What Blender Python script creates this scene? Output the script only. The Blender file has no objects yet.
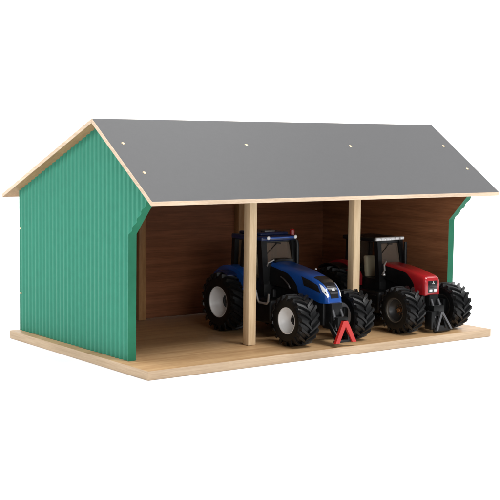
# Toy machinery shed with two model tractors on a white studio sweep.
# All lengths are written in units u of 7.1 mm and scaled by S when a mesh is linked.
import bpy, bmesh, math, random
from mathutils import Vector, Matrix

S = 0.0071
R = math.radians
SC = bpy.context.scene
COL = SC.collection
random.seed(7)

# ---------------------------------------------------------------- materials
def mat(name):
    m = bpy.data.materials.new(name); m.use_nodes = True
    nt = m.node_tree
    b = nt.nodes['Principled BSDF']
    return m, nt, b

def N(nt, t, **kw):
    n = nt.nodes.new(t)
    for k, v in kw.items():
        if k in n.inputs: n.inputs[k].default_value = v
        else: setattr(n, k, v)
    return n

def coords(nt, scale, rot=(0, 0, 0)):
    tc = N(nt, 'ShaderNodeTexCoord'); mp = N(nt, 'ShaderNodeMapping')
    mp.inputs['Scale'].default_value = scale; mp.inputs['Rotation'].default_value = rot
    nt.links.new(tc.outputs['Object'], mp.inputs['Vector'])
    return mp

def ramp(nt, src, stops):
    r = N(nt, 'ShaderNodeValToRGB')
    el = r.color_ramp.elements
    while len(el) < len(stops): el.new(0.5)
    for e, (p, c) in zip(el, stops):
        e.position = p; e.color = (*c, 1)
    nt.links.new(src, r.inputs[0])
    return r

def bump(nt, b, src, strength, dist):
    bp = N(nt, 'ShaderNodeBump'); bp.inputs['Strength'].default_value = strength
    bp.inputs['Distance'].default_value = dist
    nt.links.new(src, bp.inputs['Height']); nt.links.new(bp.outputs[0], b.inputs['Normal'])

def wood(name, dark, light, scale, rough=0.5, spec=0.3, streak=0.45, plies=0.0):
    """scale: low along the grain, high across it (per metre)"""
    m, nt, b = mat(name)
    mp = coords(nt, scale)
    n1 = N(nt, 'ShaderNodeTexNoise', Scale=1.0, Detail=6.0, Roughness=0.62, Distortion=0.35)
    nt.links.new(mp.outputs[0], n1.inputs['Vector'])
    mp2 = coords(nt, tuple(s * 5 for s in scale))
    n2 = N(nt, 'ShaderNodeTexNoise', Scale=1.0, Detail=3.0, Roughness=0.7)
    nt.links.new(mp2.outputs[0], n2.inputs['Vector'])
    mx = N(nt, 'ShaderNodeMath', operation='MULTIPLY_ADD')
    nt.links.new(n2.outputs[0], mx.inputs[0]); mx.inputs[1].default_value = streak
    ad = N(nt, 'ShaderNodeMath', operation='MULTIPLY'); nt.links.new(n1.outputs[0], ad.inputs[0]); ad.inputs[1].default_value = 1 - streak
    nt.links.new(ad.outputs[0], mx.inputs[2])
    r = ramp(nt, mx.outputs[0], [(0.38, dark), (0.60, light)])
    # broad tone change from board to board
    n3 = N(nt, 'ShaderNodeTexNoise', Scale=9.0, Detail=2.0)
    tc = coords(nt, (1, 1, 1)); nt.links.new(tc.outputs[0], n3.inputs['Vector'])
    hs = N(nt, 'ShaderNodeHueSaturation')
    mr = N(nt, 'ShaderNodeMapRange'); mr.inputs['From Min'].default_value = 0.3; mr.inputs['From Max'].default_value = 0.7
    mr.inputs['To Min'].default_value = 0.86; mr.inputs['To Max'].default_value = 1.12
    nt.links.new(n3.outputs[0], mr.inputs['Value']); nt.links.new(mr.outputs[0], hs.inputs['Value'])
    nt.links.new(r.outputs[0], hs.inputs['Color']); nt.links.new(hs.outputs[0], b.inputs['Base Color'])
    b.inputs['Roughness'].default_value = rough
    b.inputs['Specular IOR Level'].default_value = spec
    bump(nt, b, mx.outputs[0], 0.15, 0.0004)
    return m

def paint(name, col, rough=0.35, metal=0.0, coat=0.0, var=0.06, nscale=60.0, spec=0.5, bumpd=0.0, rvar=0.03):
    m, nt, b = mat(name)
    mp = coords(nt, (nscale,) * 3)
    n = N(nt, 'ShaderNodeTexNoise', Scale=1.0, Detail=5.0, Roughness=0.6)
    nt.links.new(mp.outputs[0], n.inputs['Vector'])
    lo = tuple(max(0, c * (1 - var)) for c in col); hi = tuple(min(1, c * (1 + var)) for c in col)
    r = ramp(nt, n.outputs[0], [(0.3, lo), (0.7, hi)])
    nt.links.new(r.outputs[0], b.inputs['Base Color'])
    rr = N(nt, 'ShaderNodeMapRange'); rr.inputs['To Min'].default_value = max(0.02, rough - rvar); rr.inputs['To Max'].default_value = rough + rvar
    nt.links.new(n.outputs[0], rr.inputs['Value']); nt.links.new(rr.outputs[0], b.inputs['Roughness'])
    b.inputs['Metallic'].default_value = metal
    b.inputs['Coat Weight'].default_value = coat
    b.inputs['Coat Roughness'].default_value = 0.15
    b.inputs['Specular IOR Level'].default_value = spec
    if bumpd: bump(nt, b, n.outputs[0], 0.3, bumpd)
    return m

def glass(name, tint, opacity):
    """toy cab glazing: thin smoked plastic, part see-through"""
    m, nt, b = mat(name)
    b.inputs['Base Color'].default_value = (*tint, 1)
    b.inputs['Roughness'].default_value = 0.12
    tr = N(nt, 'ShaderNodeBsdfTransparent'); tr.inputs['Color'].default_value = (0.85, 0.85, 0.82, 1)
    mx = N(nt, 'ShaderNodeMixShader'); mx.inputs['Fac'].default_value = opacity
    nt.links.new(tr.outputs[0], mx.inputs[1]); nt.links.new(b.outputs[0], mx.inputs[2])
    out = nt.nodes['Material Output']; nt.links.new(mx.outputs[0], out.inputs['Surface'])
    return m

M = {}
M['base'] = wood('birch_base', (0.30, 0.172, 0.078), (0.43, 0.278, 0.142), (8, 130, 130), 0.42, 0.35)
M['base_edge'] = wood('birch_base_edge', (0.37, 0.265, 0.17), (0.48, 0.36, 0.245), (13, 13, 420), 0.6, 0.2)
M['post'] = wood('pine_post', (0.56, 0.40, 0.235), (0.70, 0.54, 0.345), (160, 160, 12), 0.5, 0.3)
M['post_shaded'] = wood('pine_post_shaded', (0.24, 0.125, 0.05), (0.36, 0.20, 0.085), (160, 160, 12), 0.5, 0.3)  # same pine as the front posts, interior shade put into the colour
M['roof_edge'] = wood('roof_ply_edge', (0.46, 0.34, 0.235), (0.60, 0.47, 0.35), (40, 40, 600), 0.6, 0.2)
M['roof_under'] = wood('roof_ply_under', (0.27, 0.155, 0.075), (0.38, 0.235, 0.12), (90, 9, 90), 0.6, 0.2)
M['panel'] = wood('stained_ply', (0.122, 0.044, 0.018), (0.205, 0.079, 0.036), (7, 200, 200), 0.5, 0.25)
M['panel_side'] = wood('stained_ply_side', (0.145, 0.056, 0.023), (0.255, 0.108, 0.049), (200, 8, 200), 0.5, 0.25)
M['green'] = paint('green_corrugated', (0.030, 0.215, 0.140), 0.45, var=0.05, nscale=120, spec=0.25)
M['green_edge'] = paint('green_edge', (0.020, 0.150, 0.085), 0.6, var=0.08, nscale=90, spec=0.15)
M['grey'] = paint('grey_roof', (0.050, 0.0495, 0.051), 0.42, var=0.07, nscale=260, spec=0.45)
M['brass'] = paint('brass_screw', (0.50, 0.41, 0.27), 0.4, metal=0.8, var=0.05)
M['blue'] = paint('blue_paint', (0.005, 0.060, 0.28), 0.3, metal=0.15, coat=0.5, var=0.03)
M['navy'] = paint('dark_blue_paint', (0.005, 0.014, 0.06), 0.35, var=0.05)
M['red'] = paint('red_paint', (0.34, 0.010, 0.014), 0.3, metal=0.05, coat=0.5, var=0.03)
M['redplastic'] = paint('red_plastic', (0.40, 0.014, 0.010), 0.4, var=0.06)
M['black'] = paint('black_plastic', (0.0045, 0.0047, 0.005), 0.40, var=0.25, spec=0.28)
M['gloss'] = paint('gloss_black', (0.010, 0.010, 0.011), 0.15, var=0.15, spec=0.5)
M['rubber'] = paint('tyre_rubber', (0.0045, 0.0047, 0.005), 0.38, var=0.35, nscale=300, spec=0.25, bumpd=0.0001)
M['white_rim'] = paint('white_rim', (0.68, 0.68, 0.675), 0.35, var=0.04)
M['dark_rim'] = paint('dark_rim', (0.10, 0.090, 0.078), 0.35, metal=0.5, var=0.1)
M['darker_rim'] = paint('darker_rim', (0.022, 0.022, 0.023), 0.4, metal=0.3, var=0.15)
M['bronze'] = paint('bronze_hub', (0.22, 0.10, 0.04), 0.4, metal=0.5, var=0.15)
M['silver'] = paint('silver', (0.55, 0.55, 0.54), 0.28, metal=0.75, var=0.06)
M['steel'] = paint('dark_steel', (0.10, 0.10, 0.105), 0.35, metal=0.7, var=0.15)
M['lens'] = paint('lamp_lens', (0.62, 0.63, 0.64), 0.15, var=0.03, coat=0.6)
M['beacon'] = paint('red_beacon', (0.20, 0.004, 0.006), 0.25, var=0.05, coat=0.5)
M['seat'] = paint('beige_seat', (0.88, 0.80, 0.64), 0.6, var=0.1)
M['darkred'] = paint('dark_red_paint', (0.20, 0.008, 0.012), 0.4, var=0.08)
M['glass'] = glass('smoked_glass', (0.15, 0.112, 0.085), 0.45)
M['clear'] = glass('clear_plastic', (0.10, 0.09, 0.08), 0.05)
M['white'] = paint('white_sweep', (0.90, 0.90, 0.90), 0.8, var=0.005, nscale=8, spec=0.05)

# ---------------------------------------------------------------- mesh helpers
class MB:
    def __init__(s):
        s.bm = bmesh.new(); s.mi = 0
    def face(s, vs):
        try:
            f = s.bm.faces.new(vs); f.material_index = s.mi; return f
        except ValueError: return None
    def add(s, pts, faces):
        vs = [s.bm.verts.new(p) for p in pts]
        out = [s.face([vs[i] for i in f]) for f in faces]
        return vs, out
    def merge(s, bm):
        me = bpy.data.meshes.new('tmp'); bm.to_mesh(me); bm.free()
        n0 = len(s.bm.faces)
        s.bm.from_mesh(me); bpy.data.meshes.remove(me)
        s.bm.faces.ensure_lookup_table()
        for f in s.bm.faces[n0:]: f.material_index = s.mi
    def box(s, x0, x1, y0, y1, z0, z1, bev=0.0, seg=2, fn=None):
        b = bmesh.new()
        vs = [b.verts.new((x, y, z)) for x in (x0, x1) for y in (y0, y1) for z in (z0, z1)]
        for f in ((0, 1, 3, 2), (4, 6, 7, 5), (0, 4, 5, 1), (2, 3, 7, 6), (0, 2, 6, 4), (1, 5, 7, 3)):
            b.faces.new([vs[i] for i in f])
        if fn:
            for v in vs: v.co = Vector(fn(*v.co))
        if bev: bmesh.ops.bevel(b, geom=b.edges[:], offset=bev, segments=seg, profile=0.5, affect='EDGES')
        s.merge(b); return s
    def prism(s, outline, x0, x1, bev=0.0, seg=2, fn=None, axis='x'):
        """outline of (y,z) extruded along x from x0 to x1"""
        b = bmesh.new(); n = len(outline)
        A = [b.verts.new((x0, y, z)) for y, z in outline]; B = [b.verts.new((x1, y, z)) for y, z in outline]
        b.faces.new(A[::-1]); b.faces.new(B)
        for i in range(n):
            j = (i + 1) % n; b.faces.new((A[i], A[j], B[j], B[i]))
        if fn:
            for v in A + B: v.co = Vector(fn(*v.co))
        if bev: bmesh.ops.bevel(b, geom=b.edges[:], offset=bev, segments=seg, profile=0.5, affect='EDGES')
        bmesh.ops.recalc_face_normals(b, faces=b.faces[:])
        s.merge(b); return s
    def tube(s, pts, r, seg=10, r1=None):
        pts = [Vector(p) for p in pts]; n = len(pts); rings = []
        for i, p in enumerate(pts):
            d = (pts[min(i + 1, n - 1)] - pts[max(i - 1, 0)]).normalized()
            a = d.orthogonal().normalized() if i == 0 else (rings[-1][1] - d * rings[-1][1].dot(d)).normalized()
            c = d.cross(a)
            rr = r if r1 is None else r + (r1 - r) * i / (n - 1)
            ring = [s.bm.verts.new(p + (a * math.cos(t) + c * math.sin(t)) * rr) for t in [2 * math.pi * k / seg for k in range(seg)]]
            rings.append((ring, a))
        for (A, _), (B, _) in zip(rings, rings[1:]):
            for k in range(seg):
                s.face((A[k], A[(k + 1) % seg], B[(k + 1) % seg], B[k]))
        s.face(rings[0][0][::-1]); s.face(rings[-1][0]); return s
    def lathe_x(s, prof, c, seg=48, close=False):
        """prof of (x offset, radius) turned about the x axis through c"""
        rows = []
        for x, r in prof:
            if r < 1e-6: rows.append([s.bm.verts.new((c[0] + x, c[1], c[2]))])
            else: rows.append([s.bm.verts.new((c[0] + x, c[1] - math.cos(t) * r, c[2] + math.sin(t) * r)) for t in [2 * math.pi * k / seg for k in range(seg)]])
        pairs = list(zip(rows, rows[1:]))
        if close: pairs.append((rows[-1], rows[0]))
        for A, B in pairs:
            for k in range(seg):
                j = (k + 1) % seg
                q = [A[k % len(A)], A[j % len(A)], B[j % len(B)], B[k % len(B)]]
                u = []
                for v in q:
                    if v not in u: u.append(v)
                if len(u) > 2: s.face(u)
        return s
    def dome(s, c, r, nrm=(0, 0, 1), h=None, seg=16, rows=5):
        n = Vector(nrm).normalized(); a = n.orthogonal().normalized(); b = n.cross(a); c = Vector(c)
        h = h or r; rg = []
        for i in range(rows + 1):
            t = i / rows * math.pi / 2
            if i == rows: rg.append([s.bm.verts.new(c + n * h)])
            else: rg.append([s.bm.verts.new(c + n * h * math.sin(t) + (a * math.cos(q) + b * math.sin(q)) * r * math.cos(t)) for q in [2 * math.pi * k / seg for k in range(seg)]])
        for A, B in zip(rg, rg[1:]):
            for k in range(seg):
                j = (k + 1) % seg
                if len(B) == 1: s.face((A[k], A[j], B[0]))
                else: s.face((A[k], A[j], B[j], B[k]))
        s.face(rg[0][::-1]); return s
    def build(s, name, mats, parent=None, root=None, smooth=38):
        bmesh.ops.recalc_face_normals(s.bm, faces=s.bm.faces[:])
        o = root or parent
        while o is not None and o.parent is not None: o = o.parent
        off = Vector(o.location) / S if o is not None else Vector((0, 0, 0))
        for v in s.bm.verts: v.co = (v.co - off) * S
        me = bpy.data.meshes.new(name); s.bm.to_mesh(me); s.bm.free()
        for m in (mats if isinstance(mats, (list, tuple)) else [mats]): me.materials.append(m)
        if smooth:
            for p in me.polygons: p.use_smooth = True
            me.set_sharp_from_angle(angle=R(smooth))
        ob = bpy.data.objects.new(name, me); COL.objects.link(ob)
        if parent is not None: ob.parent = parent
        return ob

def thing(name, label, cat, loc, group=None):
    o = bpy.data.objects.new(name, None); COL.objects.link(o)
    o.location = Vector(loc) * S; o.empty_display_size = 0.02
    o['label'] = label; o['category'] = cat
    if group: o['group'] = group
    return o

# ---------------------------------------------------------------- the setting: a white sweep
YAW = 0.6437
ca, sa = math.cos(YAW), math.sin(YAW)
def sweep(x, d, z):                      # x across the view, d away from the camera side
    return (27 + x * ca + d * sa, 15 - x * sa + d * ca, z)
g = MB()
g.add([sweep(-520, -260, -1.05), sweep(520, -260, -1.05), sweep(520, 150, -1.05), sweep(-520, 150, -1.05)], [(0, 1, 2, 3)])
o = g.build('ground', M['white']); o['kind'] = 'structure'
g = MB(); prof = [(150 + 60 * math.sin(t), -1.05 + 60 * (1 - math.cos(t))) for t in [R(a) for a in range(0, 91, 6)]] + [(210, 330)]
pts = [sweep(x, d, z) for d, z in prof for x in (-520, 520)]
g.add(pts, [(2 * i, 2 * i + 1, 2 * i + 3, 2 * i + 2) for i in range(len(prof) - 1)])
o = g.build('backdrop', M['white']); o['kind'] = 'structure'

# ---------------------------------------------------------------- the shed
L, D, T = 54.0, 33.5, 1.035
AX, W = 1.18, 1.06                      # wall inset, wall thickness
YF, YB = 6.13, 33.2                     # front and back of the side walls
H1 = 14.25                              # where the wall kinks forward
EY, EZ = -0.70, 18.32                   # front eave (top)
RY, RZ = 12.12, 27.17                   # ridge (top)
BY, BZ = 35.31, 17.62                   # back eave (top)
RT = 0.46                               # roof board thickness
shed = thing('toy_shed', 'open-fronted wooden toy shed with green corrugated sides and grey roof', 'toy shed', (27, 16.7, -T))

b = MB(); b.box(0, L, 0, D, -T, 0, 0.06, 2)
for f in b.bm.faces:
    if abs(f.normal.z) < 0.5: f.material_index = 1
b.build('base_board', [M['base'], M['base_edge']], shed)

sf = (RZ - EZ) / (RY - EY); sb = (BZ - RZ) / (BY - RY)
tf = RT * math.hypot(1, sf); tb = RT * math.hypot(1, sb)
def under(y):                            # underside of the roof
    return (EZ + (y - EY) * sf - tf) if y < RY - 0.2 else (RZ + (y - RY) * sb - tb)

# corrugated side walls: outline cut on a fine grid of ribs
NR = 29
def wall(x_out, sgn, name):
    """x_out: outer face; sgn: direction of the inside"""
    tipy = 1.35
    def ylow(z):                         # front limit at height z
        if z <= H1: return YF
        zt = under(tipy)
        return YF + (tipy - YF) * (z - H1) / (zt - H1)
    b = MB()
    n = NR * 12; depth = 0.22
    y_start = tipy
    ys = [YF + (YB - YF) * i / n for i in range(n + 1)]
    pre = [tipy + (YF - tipy) * i / 72 for i in range(72)]
    ys = pre + ys
    per = (YB - YF) / NR
    def zb(y):
        if y >= YF: return 0.02
        return H1 + (under(tipy) - H1) * (YF - y) / (YF - tipy)
    apex_y = RY - 0.2
    ys = sorted(set(ys + [apex_y]))
    outer_b, outer_t, inner_b, inner_t = [], [], [], []
    for y in ys:
        ph = (y - YF) / per
        c = 0.5 + 0.5 * math.cos(2 * math.pi * ph)
        dx = depth * (1 - c)
        if y > YB - 0.15: dx = depth
        x = x_out + sgn * dx
        z0 = zb(y); z1 = max(under(y) - 0.004, z0 + 0.001)
        outer_b.append(b.bm.verts.new((x, y, z0))); outer_t.append(b.bm.verts.new((x, y, z1)))
        inner_b.append(b.bm.verts.new((x_out + sgn * W, y, z0))); inner_t.append(b.bm.verts.new((x_out + sgn * W, y, z1)))
    m = len(ys)
    for i in range(m - 1):
        b.mi = 0; b.face((outer_b[i], outer_b[i + 1], outer_t[i + 1], outer_t[i]))
        b.mi = 1; b.face((inner_b[i], inner_b[i + 1], inner_t[i + 1], inner_t[i]))
        b.mi = 2; b.face((outer_b[i], outer_b[i + 1], inner_b[i + 1], inner_b[i])); b.face((outer_t[i], outer_t[i + 1], inner_t[i + 1], inner_t[i]))
    b.mi = 2; b.face((outer_b[0], outer_t[0], inner_t[0], inner_b[0])); b.face((outer_b[-1], outer_t[-1], inner_t[-1], inner_b[-1]))
    # vertical front edge below the kink
    w = b.build(name, [M['green'], M['panel_side'], M['green_edge']], shed, smooth=75)
    for f in w.data.polygons:
        if f.material_index == 2: f.use_smooth = False
    return w
wl = wall(AX, 1, 'side_wall')
wr = wall(L - AX, -1, 'side_wall')
wl['label'] = 'green corrugated gable wall seen from outside'
wr['label'] = 'gable wall showing its brown wooden inside and green edge'
for z in (4.8, 13.2, 21.0):              # screw heads at the back edge
    if z > 18: continue
    s_ = MB(); s_.dome((AX + 0.2, YB - 0.22, z), 0.20, (-1, 0, 0), 0.12)
    s_.build('screw', M['brass'], wl)

b = MB(); b.box(AX + W, L - AX - W, YB - 0.75, YB - 0.05, 0.02, under(YB) - 0.02, 0.03, 1)
b.build('back_wall', M['panel'], shed)

# roof boards
XL, XR = -0.07, L + 0.07
def slab(name, outline, grey_dir):
    b = MB(); b.prism(outline, XL, XR, 0.05, 2)
    b.bm.normal_update()
    for f in b.bm.faces:
        d = f.normal.dot(Vector(grey_dir))
        f.material_index = 0 if d > 0.93 else (2 if d < -0.93 else 1)
    return b.build(name, [M['grey'], M['roof_edge'], M['roof_under']], shed, smooth=None)
nf = Vector((0, -sf, 1)).normalized(); nb = Vector((0, -sb, 1)).normalized()
front_roof = slab('roof_panel', [(EY, EZ), (RY, RZ), (RY, RZ - tf), (EY + 0.10, EZ - tf + 0.10 * sf)], nf)
back_roof = slab('roof_panel', [(RY + 0.012, RZ - 0.03), (BY, BZ - 0.03), (BY, BZ - tb), (RY + 0.012, RZ - tb - 0.03)], nb)
front_roof['label'] = 'grey coated front roof slope with screws'
for (x, y) in ((1.72, 8.1), (1.68, 3.55), (18.8, 7.95), (35.3, 7.8), (52.25, 7.9), (52.45, 3.6)):
    s_ = MB(); z = EZ + (y - EY) * sf; p = Vector((x, y, z))
    s_.dome(p - nf * 0.02, 0.24, nf, 0.10, 18, 4)
    t_ = Vector((1, 0, 0)); u_ = nf.cross(t_)
    s_.build('screw', M['brass'], front_roof)

# posts
PW = 1.14
for x, y, lab in ((18.73, 7.05, 'pale square front post between the empty bay and the blue tractor'), (35.5, 7.05, 'pale square front post between the two tractors')):
    b = MB()
    b.box(x, x + PW, y, y + PW, 0.03, 1, 0.07, 2)
    for v in b.bm.verts:
        if v.co.z > 0.5: v.co.z = under(v.co.y) - 0.01
    q = b.build('post', M['post'], shed)
    q['label'] = lab
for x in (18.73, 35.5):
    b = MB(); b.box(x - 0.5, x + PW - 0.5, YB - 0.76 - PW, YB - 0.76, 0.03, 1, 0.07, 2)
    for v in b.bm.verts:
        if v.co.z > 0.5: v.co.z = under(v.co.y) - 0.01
    b.build('post', M['post_shaded'], shed)

# ---------------------------------------------------------------- tractors
def interp(tab, y):
    if y <= tab[0][0]: return tab[0][1]
    for (a, va), (b_, vb) in zip(tab, tab[1:]):
        if y <= b_: return va + (vb - va) * (y - a) / (b_ - a)
    return tab[-1][1]

def smooth_tab(tab, k=3):
    """Catmull-Rom resample of a table"""
    out = []
    P = [tab[0]] + list(tab) + [tab[-1]]
    for i in range(1, len(P) - 2):
        for j in range(k):
            t = j / k; o_ = []
            for c in (0, 1):
                p0, p1, p2, p3 = P[i - 1][c], P[i][c], P[i + 1][c], P[i + 2][c]
                if c == 0: o_.append(p1 + (p2 - p1) * t)
                else: o_.append(0.5 * (2 * p1 + (p2 - p0) * t + (2 * p0 - 5 * p1 + 4 * p2 - p3) * t * t + (3 * p1 - p0 - 3 * p2 + p3) * t ** 3))
            out.append(tuple(o_))
    out.append(tab[-1]); return out

class Hood:
    def __init__(s, cx, top, bot, wid, n):
        s.cx, s.top, s.bot, s.wid, s.n = cx, smooth_tab(top, 6), bot, wid, n
        s.ys = [p[0] for p in s.top]
    def pt(s, y, q):
        zt, zb, w = interp(s.top, y), interp(s.bot, y), interp(s.wid, y)
        a = q * math.pi / 2; e = 2 / s.n
        return Vector((s.cx + w * math.copysign(abs(math.sin(a)) ** e, a), y, zb + (zt - zb) * max(0, math.cos(a)) ** e))
    def nrm(s, y, q):
        h = 0.02
        n = (s.pt(y + h, q) - s.pt(y - h, q)).cross(s.pt(y, q + h) - s.pt(y, q - h)).normalized()
        c = Vector((s.cx, y + 1.5, (interp(s.top, y) + interp(s.bot, y)) / 2 - 0.5))
        return n if n.dot(s.pt(y, q) - c) > 0 else -n
    def mesh(s, nq=72):
        b = MB(); rows = []
        qs = [math.copysign((1 - math.cos(math.pi * abs(t))) / 2, t) for t in [-1 + 2 * i / nq for i in range(nq + 1)]]
        for y in s.ys: rows.append([b.bm.verts.new(s.pt(y, q)) for q in qs])
        for A, B in zip(rows, rows[1:]):
            for i in range(nq): b.face((A[i], A[i + 1], B[i + 1], B[i]))
            b.face((A[0], B[0], B[-1], A[-1]))
        b.face(rows[0]); b.face(rows[-1][::-1])
        return b
    def patch(s, corners, off=0.05, nu=8, nv=6, b=None):
        """corners (y,q) a,b,c,d in order; a plate lying on the hood"""
        b = b or MB(); A, B, C, D_ = corners; top = []; low = []
        for i in range(nu + 1):
            u = i / nu; r1, r2 = [], []
            for j in range(nv + 1):
                v = j / nv
                f = lambda k: (A[k] * (1 - u) + B[k] * u) * (1 - v) + (D_[k] * (1 - u) + C[k] * u) * v
                y, q = f(0), f(1); p, n = s.pt(y, q), s.nrm(y, q)
                r1.append(b.bm.verts.new(p + n * off)); r2.append(b.bm.verts.new(p - n * 0.06))
            top.append(r1); low.append(r2)
        for i in range(nu):
            for j in range(nv): b.face((top[i][j], top[i + 1][j], top[i + 1][j + 1], top[i][j + 1]))
        for i in range(nu):
            b.face((top[i][0], top[i + 1][0], low[i + 1][0], low[i][0])); b.face((top[i][nv], top[i + 1][nv], low[i + 1][nv], low[i][nv]))
        for j in range(nv):
            b.face((top[0][j], top[0][j + 1], low[0][j + 1], low[0][j])); b.face((top[nu][j], top[nu][j + 1], low[nu][j + 1], low[nu][j]))
        return b

def wheel(root, xo, y, rad, width, rim_r, side, rim_mat, disc_mat, hub_mat, dish, nl=20):
    """xo: outer face of the tyre, side -1 = its outside faces -x"""
    cx = xo - side * width / 2; c = (cx, y, rad); hw = width / 2
    lug = 0.085 * rad + 0.06; rc = rad - lug
    # rim with its deep dish
    b = MB(); o_ = side * 1.0
    f = lambda p: [(o_ * x, r) for x, r in p]
    e = hw * 0.86
    b.lathe_x(f([(-e, rim_r * 0.93), (-e, rim_r), (-e + 0.15, rim_r * 0.96), (e - 0.12, rim_r * 0.97), (e, rim_r * 1.03), (e + 0.06, rim_r * 1.01), (e + 0.05, rim_r * 0.95), (e - 0.12, rim_r * 0.90), (e - 0.30, rim_r * 0.885)]), c, 56)
    b.mi = 1
    b.lathe_x(f([(e - 0.30, rim_r * 0.885), (e - dish * 0.55, rim_r * 0.80), (e - dish * 0.9, rim_r * 0.62), (e - dish, rim_r * 0.50), (e - dish - 0.02, 0.0)]), c, 56)
    b.lathe_x(f([(-e, rim_r * 0.93), (-e + 0.3, rim_r * 0.6), (-e + 0.3, 0)]), c, 40)
    w = b.build('wheel', [rim_mat, disc_mat], root, smooth=32)
    # hub
    b = MB(); hr = rim_r * 0.19
    b.lathe_x(f([(e - dish - 0.05, hr * 1.25), (e - dish + 0.08, hr * 1.25), (e - dish + 0.10, hr), (e - dish + 0.34, hr * 0.92), (e - dish + 0.40, hr * 0.7), (e - dish + 0.40, 0)]), c, 24)
    for k in range(0 if rim_mat is M['white_rim'] else 8):
        t = 2 * math.pi * k / 8
        b.lathe_x(f([(e - dish - 0.03, 0.07), (e - dish + 0.09, 0.07), (e - dish + 0.10, 0)]), (c[0], c[1] + math.cos(t) * rim_r * 0.40, c[2] + math.sin(t) * rim_r * 0.40), 8)
    b.build('hub', hub_mat, w)
    # tyre: carcass and chevron lugs
    b = MB()
    prof = [(-e, rim_r * 0.97), (-hw * 0.94, rim_r * 1.06), (-hw * 0.995, rim_r + (rc - rim_r) * 0.45), (-hw * 0.97, rim_r + (rc - rim_r) * 0.72), (-hw * 0.86, rc - 0.10), (-hw * 0.55, rc), (0, rc + 0.03)]
    prof = prof + [(-x, r) for x, r in prof[-2::-1]]
    b.lathe_x(prof, c, 72)
    for sd in (-1, 1):
        for k in range(nl):
            ph0 = 2 * math.pi * (k + (0.5 if sd > 0 else 0)) / nl + 0.13
            sec = []
            for t, xf, rr, hgt in ((0, -0.05, rc, lug * 0.9), (0.22, 0.25, rc, lug), (0.5, 0.58, rc, lug), (0.82, 0.93, rc - 0.06, lug * 0.95), (1.0, 1.03, rc - 0.26 * (rc - rim_r), 0.10)):
                ph = ph0 + (0.62 * t ** 0.8) * (0.36 * 20 / nl / 0.36)*0.62
                wb, wt = (0.155 + 0.05 * t) * 20 / nl, (0.085 + 0.035 * t) * 20 / nl
                ring = []
                for dp, r_ in ((-wb / 2, rr - 0.08), (wb / 2, rr - 0.08), (wt / 2, rr + hgt), (-wt / 2, rr + hgt)):
                    if t == 1.0 and r_ > rr: r_ = rr + 0.02
                    xx = sd * xf * hw * (1.0 if r_ < rr else 0.985)
                    if t == 1.0: xx = sd * hw * (1.03 if r_ > rr else 0.9)
                    ring.append(b.bm.verts.new((cx + xx, y - math.cos(ph + dp) * r_, rad + math.sin(ph + dp) * r_)))
                sec.append(ring)
            for A, B in zip(sec, sec[1:]):
                for i in range(4): b.face((A[i], A[(i + 1) % 4], B[(i + 1) % 4], B[i]))
            b.face(sec[0]); b.face(sec[-1][::-1])
    b.build('tyre', M['rubber'], w, smooth=25)
    return w

def fender(root, x0, x1, y, zc, r, a0, a1, m, edge=None, th=0.22):
    b = MB(); n = 18; inn, out = [], []
    for i in range(n + 1):
        t = R(a0 + (a1 - a0) * i / n)
        inn.append((y - math.cos(t) * r, zc + math.sin(t) * r)); out.append((y - math.cos(t) * (r + th), zc + math.sin(t) * (r + th)))
    b.prism(inn + out[::-1], x0, x1, 0.05, 1)
    return b.build('fender', m, root)

def pane(root, name, quad, th=0.05, m='glass'):
    """a thin window plate spanning four points"""
    b = MB(); q = [Vector(p) for p in quad]; n = (q[1] - q[0]).cross(q[3] - q[0]).normalized() * th
    b.add([p for p in q] + [p + n for p in q], [(3, 2, 1, 0), (4, 5, 6, 7), (0, 1, 5, 4), (1, 2, 6, 5), (2, 3, 7, 6), (3, 0, 4, 7)])
    return b.build(name, M[m], root, smooth=None)

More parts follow.
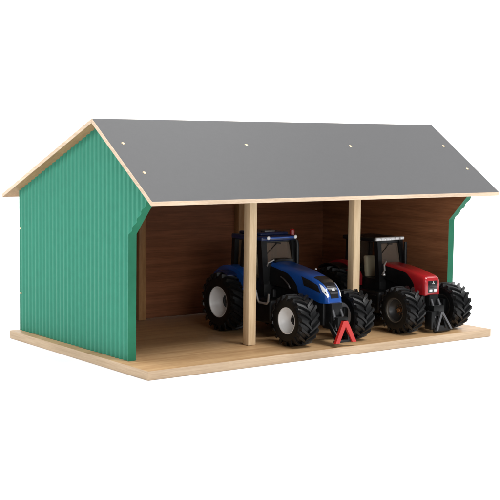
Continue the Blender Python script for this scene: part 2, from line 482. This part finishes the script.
def cab(root, cx, yf, yr, z0, z1, zwin, hw_t, hw_b, pillar, ytilt=0.5, mid=True):
    """frame with four pillars; windows between them. yf, yr at the roof"""
    b = MB(); r = pillar / 2
    yb = yf - ytilt
    for sx in (-1, 1):
        def bar(p, q, wx, wy):
            bb = MB(); P, Q = Vector(p), Vector(q)
            pts = []
            for c_ in (P, Q):
                for dx, dy in ((-1, -1), (1, -1), (1, 1), (-1, 1)): pts.append(c_ + Vector((dx * wx, dy * wy, 0)))
            b.add(pts, [(3, 2, 1, 0), (4, 5, 6, 7), (0, 1, 5, 4), (1, 2, 6, 5), (2, 3, 7, 6), (3, 0, 4, 7)])
        bar((cx + sx * hw_b, yb, z0), (cx + sx * hw_t, yf + 0.1, z1), r * 0.9, r)
        if mid: bar((cx + sx * (hw_b + 0.1), yr - 1.9, z0), (cx + sx * hw_t, yr - 2.3, z1), r * 0.55, r * 0.6)
        bar((cx + sx * hw_b, yr - 0.1, z0), (cx + sx * hw_t, yr - 0.3, z1), r * 0.7, r * 0.7)
    # floor tub, cross rails and dashboard
    b.box(cx - hw_b - 0.1, cx + hw_b + 0.1, yb - 0.2, yr, z0 - 2.0, z0 + 0.3, 0.12, 2)
    b.box(cx - hw_b, cx + hw_b, yb - 0.15, yb + 0.35, z0, zwin, 0.06, 1)
    b.box(cx - hw_b, cx + hw_b, yr - 0.4, yr, z0, z0 + 1.6, 0.06, 1)
    b.box(cx - hw_t, cx + hw_t, yf - 0.1, yf + 0.4, z1 - 0.35, z1, 0.04, 1)
    b.box(cx - hw_t, cx + hw_t, yr - 0.6, yr - 0.2, z1 - 0.35, z1, 0.04, 1)
    b.box(cx - 0.9, cx + 0.9, yb + 0.3, yb + 1.0, z0, zwin + 0.05, 0.1, 2)
    fr = b.build('cab_frame', M['black'], root)
    pane(root, 'windshield', [(cx - hw_b + r, yb + 0.05, zwin), (cx + hw_b - r, yb + 0.05, zwin), (cx + hw_t - r, yf + 0.1, z1 - 0.3), (cx - hw_t + r, yf + 0.1, z1 - 0.3)])
    for sx in (-1, 1):
        pane(root, 'side_window', [(cx + sx * hw_b, yb + 0.7, z0 + 0.2), (cx + sx * (hw_b + .1), yr - 2.1, z0 + 0.2), (cx + sx * hw_t, yr - 2.5, z1 - 0.1), (cx + sx * hw_t, yf + 0.6, z1 - 0.1)], 0.04, 'clear')
    pane(root, 'rear_window', [(cx - hw_b + r, yr - 0.2, z0 + 1.6), (cx + hw_b - r, yr - 0.2, z0 + 1.6), (cx + hw_t - r, yr - 0.35, z1 - 0.3), (cx - hw_t + r, yr - 0.35, z1 - 0.3)])
    # wiper lying across the windshield
    b = MB(); b.tube([(cx - 0.1, yf - 0.10, z1 - 0.45), (cx - hw_t * 0.75, yf - 0.28, z1 - 1.7)], 0.055, 6)
    b.tube([(cx - 0.35, yf - 0.12, z1 - 0.4), (cx + 0.5, yf - 0.12, z1 - 0.5)], 0.07, 6)
    b.build('wiper', M['black'], root)
    return fr

def seat(root, cx, y, z, m, s=1.0):
    b = MB()
    b.box(cx - 1.0 * s, cx + 1.0 * s, y - 1.7 * s, y, z, z + 0.7 * s, 0.22 * s, 3)
    def lean(x, yy, zz): return (x * 1 + (cx - x) * 0.18 * (zz - z) / (3.6 * s), yy + 0.16 * (zz - z), zz)
    b.box(cx - 1.0 * s, cx + 1.0 * s, y - 0.35 * s, y + 0.45 * s, z + 0.3 * s, z + 3.5 * s, 0.26 * s, 3, fn=lean)
    st = b.build('seat', m, root)
    b = MB(); b.tube([(cx, y - 3.0 * s, z), (cx, y - 2.6 * s, z + 1.5 * s)], 0.12, 8)
    c = Vector((cx, y - 2.6 * s, z + 1.55 * s)); n = Vector((0, 0.35, 1)).normalized(); a = Vector((1, 0, 0)); d = n.cross(a)
    b.tube([c + (a * math.cos(t) + d * math.sin(t)) * 0.85 * s for t in [2 * math.pi * k / 24 for k in range(25)]], 0.09, 6)
    b.build('steering_wheel', M['black'], root)
    return st

# ---- blue tractor
BX = 28.0
blue = thing('toy_tractor', 'blue toy tractor with white wheel rims and a red front coupling triangle', 'toy tractor', (BX, 11, 0), 'toy tractors parked in the shed')
hb = Hood(BX, [(1.85, 5.45), (1.92, 5.9), (2.1, 6.4), (2.45, 6.95), (3.0, 7.45), (3.8, 7.88), (5.0, 8.28), (7.0, 8.72), (10.0, 9.18), (12.7, 9.48)],
          [(1.85, 5.15), (3.0, 5.1), (5.0, 5.55), (8.0, 6.2), (12.7, 6.6)],
          [(1.85, 1.05), (2.3, 1.28), (3.2, 1.42), (5.0, 1.5), (9.0, 1.7), (12.7, 1.95)], 4.6)
b = hb.mesh(); b.build('hood', M['blue'], blue, smooth=50)
b = hb.patch([(4.7, -0.30), (1.9, -0.17), (1.9, 0.17), (4.7, 0.30)], 0.04, 22, 8); gr = b.build('grille', M['gloss'], blue)
b = hb.patch([(13.0, -0.36), (11.9, -0.30), (11.9, 0.30), (13.0, 0.36)], 0.28, 4, 8); b.build('cowl', M['black'], blue)
b = MB()
for yy in (2.05, 2.3, 2.6):
    hb.patch([(yy + 0.07, -0.14), (yy, -0.14), (yy, 0.14), (yy + 0.07, 0.14)], 0.07, 1, 6, b)
b.build('grille_bar', M['steel'], gr)
b = hb.patch([(2.40, -0.016), (2.24, -0.008), (2.24, 0.016), (2.40, 0.012)], 0.09, 2, 2); b.build('emblem', M['silver'], gr)
for sd in (-1, 1):
    b = hb.patch([(3.45, sd * 0.44), (1.98, sd * 0.36), (1.98, sd * 0.70), (2.65, sd * 0.74)], 0.05, 14, 6); hl = b.build('headlight', M['lens'], blue)
    b = hb.patch([(2.42, sd * 0.52), (2.22, sd * 0.52), (2.22, sd * 0.60), (2.42, sd * 0.60)], 0.075, 3, 3); b.build('lamp', M['gloss'], hl)
    b = hb.patch([(6.6, sd * 0.60), (3.6, sd * 0.62), (2.95, sd * 0.86), (6.0, sd * 0.90)], 0.04, 12, 8); b.build('side_grille', M['gloss'], blue)
    b = hb.patch([(12.6, sd * 0.60), (9.2, sd * 0.72), (7.0, sd * 1.0), (12.6, sd * 1.0)], 0.03, 12, 8); b.build('side_panel', M['black'], blue)
# engine, chassis, axles
b = MB()
b.box(BX - 1.25, BX + 1.25, 2.6, 13.0, 2.3, 6.3, 0.2, 2)
b.box(BX - 1.7, BX + 1.7, 12.0, 20.0, 2.2, 6.0, 0.3, 2)
b.box(BX - 0.9, BX + 0.9, 1.4, 3.2, 2.0, 5.2, 0.15, 2)
b.tube([(BX - 4.6, 4.05, 3.16), (BX + 4.6, 4.05, 3.16)], 0.62, 14); b.tube([(BX - 4.4, 18.3, 3.84), (BX + 4.4, 18.3, 3.84)], 0.9, 16)
for sd in (-1, 1):
    b.box(BX + sd * 3.2 - 0.5, BX + sd * 3.2 + 0.5, 3.3, 4.9, 2.3, 4.2, 0.15, 2)
    b.tube([(BX + sd * 1.2, 5.2, 3.4), (BX + sd * 3.0, 5.0, 3.2)], 0.16, 8)
    b.box(BX + sd * 2.9 - 1.3, BX + sd * 2.9 + 1.3, 9.3, 13.9, 1.9, 5.0, 0.45, 3)          # fuel tanks
b.build('chassis', M['black'], blue)
cab(blue, BX - 0.2, 13.2, 19.2, 6.6, 12.1, 9.2, 2.45, 2.5, 0.95, 0.6)
b = MB(); b.box(BX - 3.05, BX + 2.75, 12.75, 19.4, 11.95, 12.62, 0.22, 3); b.box(BX - 2.4, BX + 2.2, 13.8, 18.6, 12.55, 13.0, 0.2, 3)
rf = b.build('cab_roof', M['navy'], blue)
b = MB(); b.box(BX - 2.4, BX + 2.4, 12.45, 12.9, 12.28, 12.52, 0.08, 2); b.build('roof_visor', M['blue'], rf)
for sd in (-1, 1):
    b = MB(); b.dome((BX + sd * 2.2 , 12.42, 12.42), 0.26, (0, -1, 0), 0.16); b.build('work_light', M['lens'], rf)
b = MB(); b.box(BX - 1.6, BX + 0.1, 14.0, 15.0, 12.98, 13.28, 0.12, 2); b.build('roof_antenna', M['steel'], rf)
b = MB()
b.tube([(BX + 2.25, 13.2, 12.55), (BX + 2.25, 13.2, 13.2)], 0.33, 16); b.dome((BX + 2.25, 13.2, 13.18), 0.33, (0, 0, 1), 0.32); b.build('beacon', M['beacon'], rf)
seat(blue, BX, 16.9, 6.7, M['seat'], 0.9)
for sd in (-1, 1):
    x0, x1 = (BX - 5.7, BX - 2.5) if sd < 0 else (BX + 2.5, BX + 5.7)
    fender(blue, x0, x1, 18.3, 3.84, 3.98, 62, 106, M['navy'], th=0.12)
    fi = MB()
    arc = [(18.3 - math.cos(R(a)) * 4.75, 3.84 + math.sin(R(a)) * 4.75) for a in range(40, 165, 6)]
    fi.prism(arc + [(21.6, 5.0), (14.8, 5.4)], BX + sd * 2.55, BX + sd * 4.15, 0.08, 2)
    fi.build('fender', M['blue'], blue)
    # steps and handrail
    b = MB()
    for zz in (4.55,):
        xs = BX + sd * 4.7
        b.tube([(xs, 9.0, zz + 1.25), (xs, 9.1, zz + 0.3), (xs, 9.4, zz), (xs, 11.0, zz), (xs, 11.3, zz + 0.4), (xs, 11.7, zz + 1.5)], 0.14, 8)
    b.build('step', M['silver'], blue)
    if sd > 0: continue
    b = MB(); b.tube([(BX + sd * 3.0, 11.6, 9.0), (BX + sd * 3.1, 11.3, 9.4), (BX + sd * 2.2, 11.2, 9.75)], 0.1, 8); b.build('handrail', M['silver'], blue)
b = MB(); b.tube([(BX + 2.45, 12.3, 6.2), (BX + 2.45, 12.3, 11.4), (BX + 2.45, 12.5, 12.0)], 0.24, 12); b.build('exhaust_pipe', M['black'], blue)
b = MB(); b.tube([(BX - 1.9, 10.2, 7.7), (BX - 1.95, 9.4, 7.4), (BX - 1.95, 8.6, 6.9), (BX - 1.9, 8.3, 6.4)], 0.10, 8); b.build('grab_bar', M['steel'], blue)
b = MB(); b.dome((BX + 1.45, 7.3, 8.72), 0.14, (0, 0, 1), 0.16); b.build('marker_lamp', M['lens'], blue)
wheel(blue, 22.05, 4.05, 3.17, 3.0, 1.62, -1, M['white_rim'], M['white_rim'], M['black'], 1.15, 18)
wheel(blue, 33.95, 4.05, 3.17, 3.0, 1.62, 1, M['white_rim'], M['white_rim'], M['black'], 1.15, 18)
wheel(blue, 22.0, 18.3, 3.84, 3.5, 2.0, -1, M['white_rim'], M['white_rim'], M['black'], 1.5, 20)
wheel(blue, 34.0, 18.3, 3.84, 3.5, 2.0, 1, M['white_rim'], M['white_rim'], M['black'], 1.5, 20)
# front hitch with red triangle
b = MB()
b.box(BX - 0.8, BX + 0.8, 0.3, 1.6, 2.3, 3.6, 0.12, 2)
for sd in (-1, 1):
    b.prism([(1.8, 3.0), (1.8, 2.3), (0.35, 0.5), (0.1, 0.9), (0.25, 1.5)], BX + sd * 0.9 - 0.16, BX + sd * 0.9 + 0.16, 0.05, 1)
b.box(BX - 1.35, BX + 1.5, 0.2, 0.5, 0.5, 0.85, 0.06, 1)
b.build('front_linkage', M['black'], blue)
for sd in (-1, 1):
    b = MB(); b.tube([(BX + sd * 0.62, 1.55, 4.4), (BX + sd * 0.66, 1.0, 3.2)], 0.2, 10); b.tube([(BX + sd * 0.66, 1.0, 3.2), (BX + sd * 0.80, 0.55, 2.0)], 0.1, 8)
    b.build('hydraulic_cylinder', M['steel'], blue)
    b = MB(); b.tube([(BX + sd * 1.0, 5.6, 4.4), (BX + sd * 1.6, 5.2, 4.9), (BX + sd * 2.4, 4.8, 4.6), (BX + sd * 2.9, 4.5, 4.0)], 0.09, 8); b.build('hose', M['gloss'], blue)
def lambda_frame(cx, y, zt, xl, xr, zl, w, th):
    b = MB()
    def leg(x, sgn):
        pts = [(cx - w * 0.55, zt), (cx + w * 0.55, zt), (x + w * 0.5, zl), (x - w * 0.5, zl)]
        P = [(px, y, pz) for px, pz in pts] + [(px, y + th, pz) for px, pz in pts]
        b.add(P, [(0, 1, 2, 3), (7, 6, 5, 4), (0, 4, 5, 1), (1, 5, 6, 2), (2, 6, 7, 3), (3, 7, 4, 0)])
    leg(xl, -1); y += 0.02; th -= 0.04; leg(xr, 1)
    return b
b = lambda_frame(BX + 0.1, -0.1, 3.2, BX - 1.15, BX + 1.6, 0.5, 0.62, 0.4); b.build('coupling_triangle', M['redplastic'], blue)

# ---- red tractor
RX = 45.6
red = thing('toy_tractor', 'red toy tractor with dark rims beside the right wall of the shed', 'toy tractor', (RX, 11, 0), 'toy tractors parked in the shed')
hr_ = Hood(RX, [(2.72, 6.55), (2.76, 6.85), (2.86, 7.1), (3.05, 7.28), (3.4, 7.42), (4.5, 7.68), (6.0, 8.0), (8.0, 8.32), (10.6, 8.5)],
           [(2.72, 4.95), (2.8, 4.82), (5.0, 4.95), (6.2, 5.6), (10.6, 6.4)],
           [(2.72, 1.14), (2.78, 1.24), (2.9, 1.32), (3.2, 1.4), (5.0, 1.46), (10.6, 1.5)], 6.5)
b = hr_.mesh(); b.build('hood', M['red'], red, smooth=50)
b = MB(); b.box(RX - 0.86, RX + 0.86, 2.66, 2.85, 5.12, 6.72, 0.07, 2); gr = b.build('grille', M['gloss'], red)
b = MB()
for k in range(5): b.box(RX - 0.7, RX + 0.7, 2.63, 2.67, 5.85 + k * 0.17, 5.91 + k * 0.17, 0)
b.build('grille_bar', M['black'], gr)
for sd in (-1, 1):
    b = MB(); b.box(RX + sd * 0.42 - 0.27, RX + sd * 0.42 + 0.27, 2.60, 2.7, 5.28, 5.62, 0.05, 2); b.build('headlight', M['lens'], gr)
b = MB()
for dx, dz in ((0, 0.12), (-0.11, -0.06), (0.11, -0.06)):
    b.prism([(2.60, 6.36 + dz), (2.64, 6.36 + dz), (2.64, 6.52 + dz), (2.60, 6.52 + dz)], RX + dx - 0.07, RX + dx + 0.07)
b.build('emblem', M['silver'], gr)
for sd in (-1, 1):
    b = hr_.patch([(10.5, sd * 0.66), (6.4, sd * 0.70), (4.5, sd * 1.0), (10.5, sd * 1.0)], 0.03, 10, 6); b.build('side_grille', M['black'], red)
b = MB()
b.box(RX - 1.2, RX + 1.2, 3.2, 13.0, 2.3, 6.3, 0.2, 2); b.box(RX - 1.7, RX + 1.7, 11.0, 19.0, 2.2, 6.0, 0.3, 2)
b.box(RX - 0.85, RX + 0.85, 2.4, 3.4, 2.0, 4.9, 0.12, 2)
b.tube([(RX - 4.4, 3.95, 3.05), (RX + 4.4, 3.95, 3.05)], 0.6, 14); b.tube([(RX - 4.2, 17.3, 3.8), (RX + 4.2, 17.3, 3.8)], 0.9, 16)
for sd in (-1, 1):
    b.box(RX + sd * 3.1 - 0.5, RX + sd * 3.1 + 0.5, 3.2, 4.8, 2.2, 4.1, 0.15, 2)
    b.box(RX + sd * 2.8 - 1.3, RX + sd * 2.8 + 1.3, 8.6, 13.0, 1.9, 4.9, 0.45, 3)
b.build('chassis', M['black'], red)
cab(red, RX - 0.15, 11.1, 17.3, 6.0, 11.4, 8.3, 2.0, 2.05, 0.75, 0.5, False)
b = MB(); b.box(RX - 3.0, RX + 2.35, 10.9, 17.5, 11.3, 11.85, 0.2, 3); rf = b.build('cab_roof', M['black'], red)
b = MB(); b.box(RX - 2.95, RX + 2.3, 10.62, 10.98, 11.42, 11.92, 0.1, 2); lb = b.build('light_bar', M['silver'], rf)
for k in range(6):
    xk = RX - 2.52 + k * 0.88
    b = MB(); b.box(xk - 0.34, xk + 0.34, 10.55, 10.66, 11.5, 11.84, 0.06, 2); b.build('work_light', M['lens'], lb)
seat(red, RX - 0.5, 14.0, 5.6, M['seat'], 1.0)
for sd in (-1, 1):
    x0, x1 = (RX - 5.4, RX - 2.4) if sd < 0 else (RX + 2.4, RX + 5.4)
    fender(red, x0, x1, 17.3, 3.8, 4.1, 58, 125, M['black'], th=0.16)
    fi = MB()
    arc = [(17.3 - math.cos(R(a)) * 4.6, 3.8 + math.sin(R(a)) * 4.6) for a in range(36, 165, 6)]
    fi.prism(arc + [(20.6, 5.0), (13.6, 5.2)], RX + sd * 2.55, RX + sd * 3.5, 0.08, 2)
    fi.build('fender', M['darkred'], red)
    b = MB(); b.box(RX + sd * 3.5 - 0.7, RX + sd * 3.5 + 0.7, 9.2, 11.0, 4.2, 4.4, 0.06, 1); b.box(RX + sd * 3.5 - 0.7, RX + sd * 3.5 + 0.7, 9.2, 11.0, 3.0, 3.2, 0.06, 1); b.build('step', M['black'], red)
b = MB(); b.tube([(RX - 2.3, 9.9, 6.9), (RX - 2.3, 9.5, 7.6), (RX - 2.2, 9.7, 8.3), (RX - 1.6, 10.0, 8.7)], 0.13, 8); b.dome((RX - 2.3, 9.6, 7.0), 0.24, (-.3, -1, .3), 0.2); b.build('handrail', M['silver'], red)
b = MB(); b.tube([(RX + 2.1, 10.2, 6.0), (RX + 2.1, 10.2, 11.2)], 0.24, 12); b.build('exhaust_pipe', M['black'], red)
wheel(red, 39.85, 3.95, 3.08, 3.0, 1.58, -1, M['dark_rim'], M['darker_rim'], M['bronze'], 0.95, 18)
wheel(red, 51.35, 3.95, 3.08, 3.0, 1.58, 1, M['dark_rim'], M['darker_rim'], M['bronze'], 0.95, 18)
wheel(red, 39.9, 17.3, 3.8, 3.4, 2.0, -1, M['dark_rim'], M['darker_rim'], M['bronze'], 1.3, 20)
wheel(red, 51.3, 17.3, 3.8, 3.4, 2.0, 1, M['dark_rim'], M['darker_rim'], M['bronze'], 1.3, 20)
b = MB()
b.box(RX - 1.5, RX - 0.5, 1.3, 2.6, 0.5, 2.9, 0.15, 2); b.box(RX - 0.9, RX + 1.0, 1.5, 2.6, 2.2, 3.6, 0.12, 2)
for sd in (-1, 1):
    b.prism([(2.5, 3.0), (2.5, 2.3), (1.25, 0.5), (1.05, 0.9), (1.2, 1.5)], RX + sd * 0.95 - 0.16, RX + sd * 0.95 + 0.16, 0.05, 1)
b.box(RX - 1.0, RX + 2.1, 1.2, 1.6, 0.15, 1.0, 0.1, 1)
b.build('front_linkage', M['black'], red)
for sd in (-1, 1):
    b = MB(); b.tube([(RX + sd * 0.6, 2.35, 4.3), (RX + sd * 0.66, 1.8, 3.2)], 0.2, 10); b.tube([(RX + sd * 0.66, 1.8, 3.2), (RX + sd * 0.85, 1.3, 2.0)], 0.1, 8)
    b.build('hydraulic_cylinder', M['steel'], red)
    b = MB(); b.tube([(RX + sd * 1.0, 5.4, 4.2), (RX + sd * 1.6, 5.0, 4.7), (RX + sd * 2.3, 4.6, 4.4), (RX + sd * 2.8, 4.3, 3.9)], 0.09, 8); b.build('hose', M['gloss'], red)
b = lambda_frame(RX + 0.1, 0.95, 2.85, RX - 0.75, RX + 1.95, 0.4, 0.34, 0.28); b.build('coupling_triangle', M['steel'], red)

# ---------------------------------------------------------------- camera
cam = bpy.data.cameras.new('camera'); co = bpy.data.objects.new('camera', cam); COL.objects.link(co)
CX, CY, CZ = -70.267, -111.711, 25.527
yaw, pitch, roll, F = 0.6437, -0.0930, 0.0110, 1237.6
fw = Vector((math.sin(yaw) * math.cos(pitch), math.cos(yaw) * math.cos(pitch), math.sin(pitch)))
rt = Vector((math.cos(yaw), -math.sin(yaw), 0)); up = rt.cross(fw)
r2 = rt * math.cos(roll) + up * math.sin(roll); u2 = up * math.cos(roll) - rt * math.sin(roll)
mw = Matrix(((r2.x, u2.x, -fw.x, CX * S), (r2.y, u2.y, -fw.y, CY * S), (r2.z, u2.z, -fw.z, CZ * S), (0, 0, 0, 1)))
co.matrix_world = mw
cam.sensor_width = 36; cam.sensor_fit = 'HORIZONTAL'; cam.lens = F / 500 * 36
cam.clip_start = 0.01; cam.clip_end = 50
SC.camera = co

# ---------------------------------------------------------------- lights
def area(name, loc, target, sx, sy, power, col=(1, 1, 1)):
    l = bpy.data.lights.new(name, 'AREA'); l.shape = 'RECTANGLE'; l.size = sx * S; l.size_y = sy * S
    l.energy = power; l.color = col
    ob = bpy.data.objects.new(name, l); COL.objects.link(ob)
    ob.location = Vector(loc) * S
    ob.rotation_euler = (Vector(target) - Vector(loc)).to_track_quat('-Z', 'Y').to_euler()
    return ob
area('key_softbox', (50, -95, 175), (27, 6, 8), 60, 60, 18.0)
area('front_softbox', (-45, -205, 72), (30, 10, 6), 100, 80, 9.0)
area('top_softbox', (40, 60, 190), (35, 30, 0), 220, 160, 11.0)
area('side_softbox', (-165, 95, 80), (0, 18, 8), 80, 80, 13.0)
bl = sweep(-150, 40, 240); area('backdrop_fill', bl, sweep(-60, 200, 60), 200, 90, 22.0)  # pair of unseen lamps, added to wash the backdrop white
bl = sweep(200, 40, 240); area('backdrop_fill', bl, sweep(60, 200, 60), 200, 90, 22.0)
w = bpy.data.worlds.new('World'); SC.world = w; w.use_nodes = True
w.node_tree.nodes['Background'].inputs[0].default_value = (0.95, 0.97, 1.0, 1)
w.node_tree.nodes['Background'].inputs[1].default_value = 0.25

SC.render.engine = 'CYCLES'
SC.cycles.max_bounces = 10; SC.cycles.transparent_max_bounces = 12
SC.cycles.use_denoising = True
SC.cycles.sample_clamp_indirect = 5
SC.view_settings.view_transform = 'Standard'; SC.view_settings.look = 'None'
SC.view_settings.exposure = 0; SC.view_settings.gamma = 1
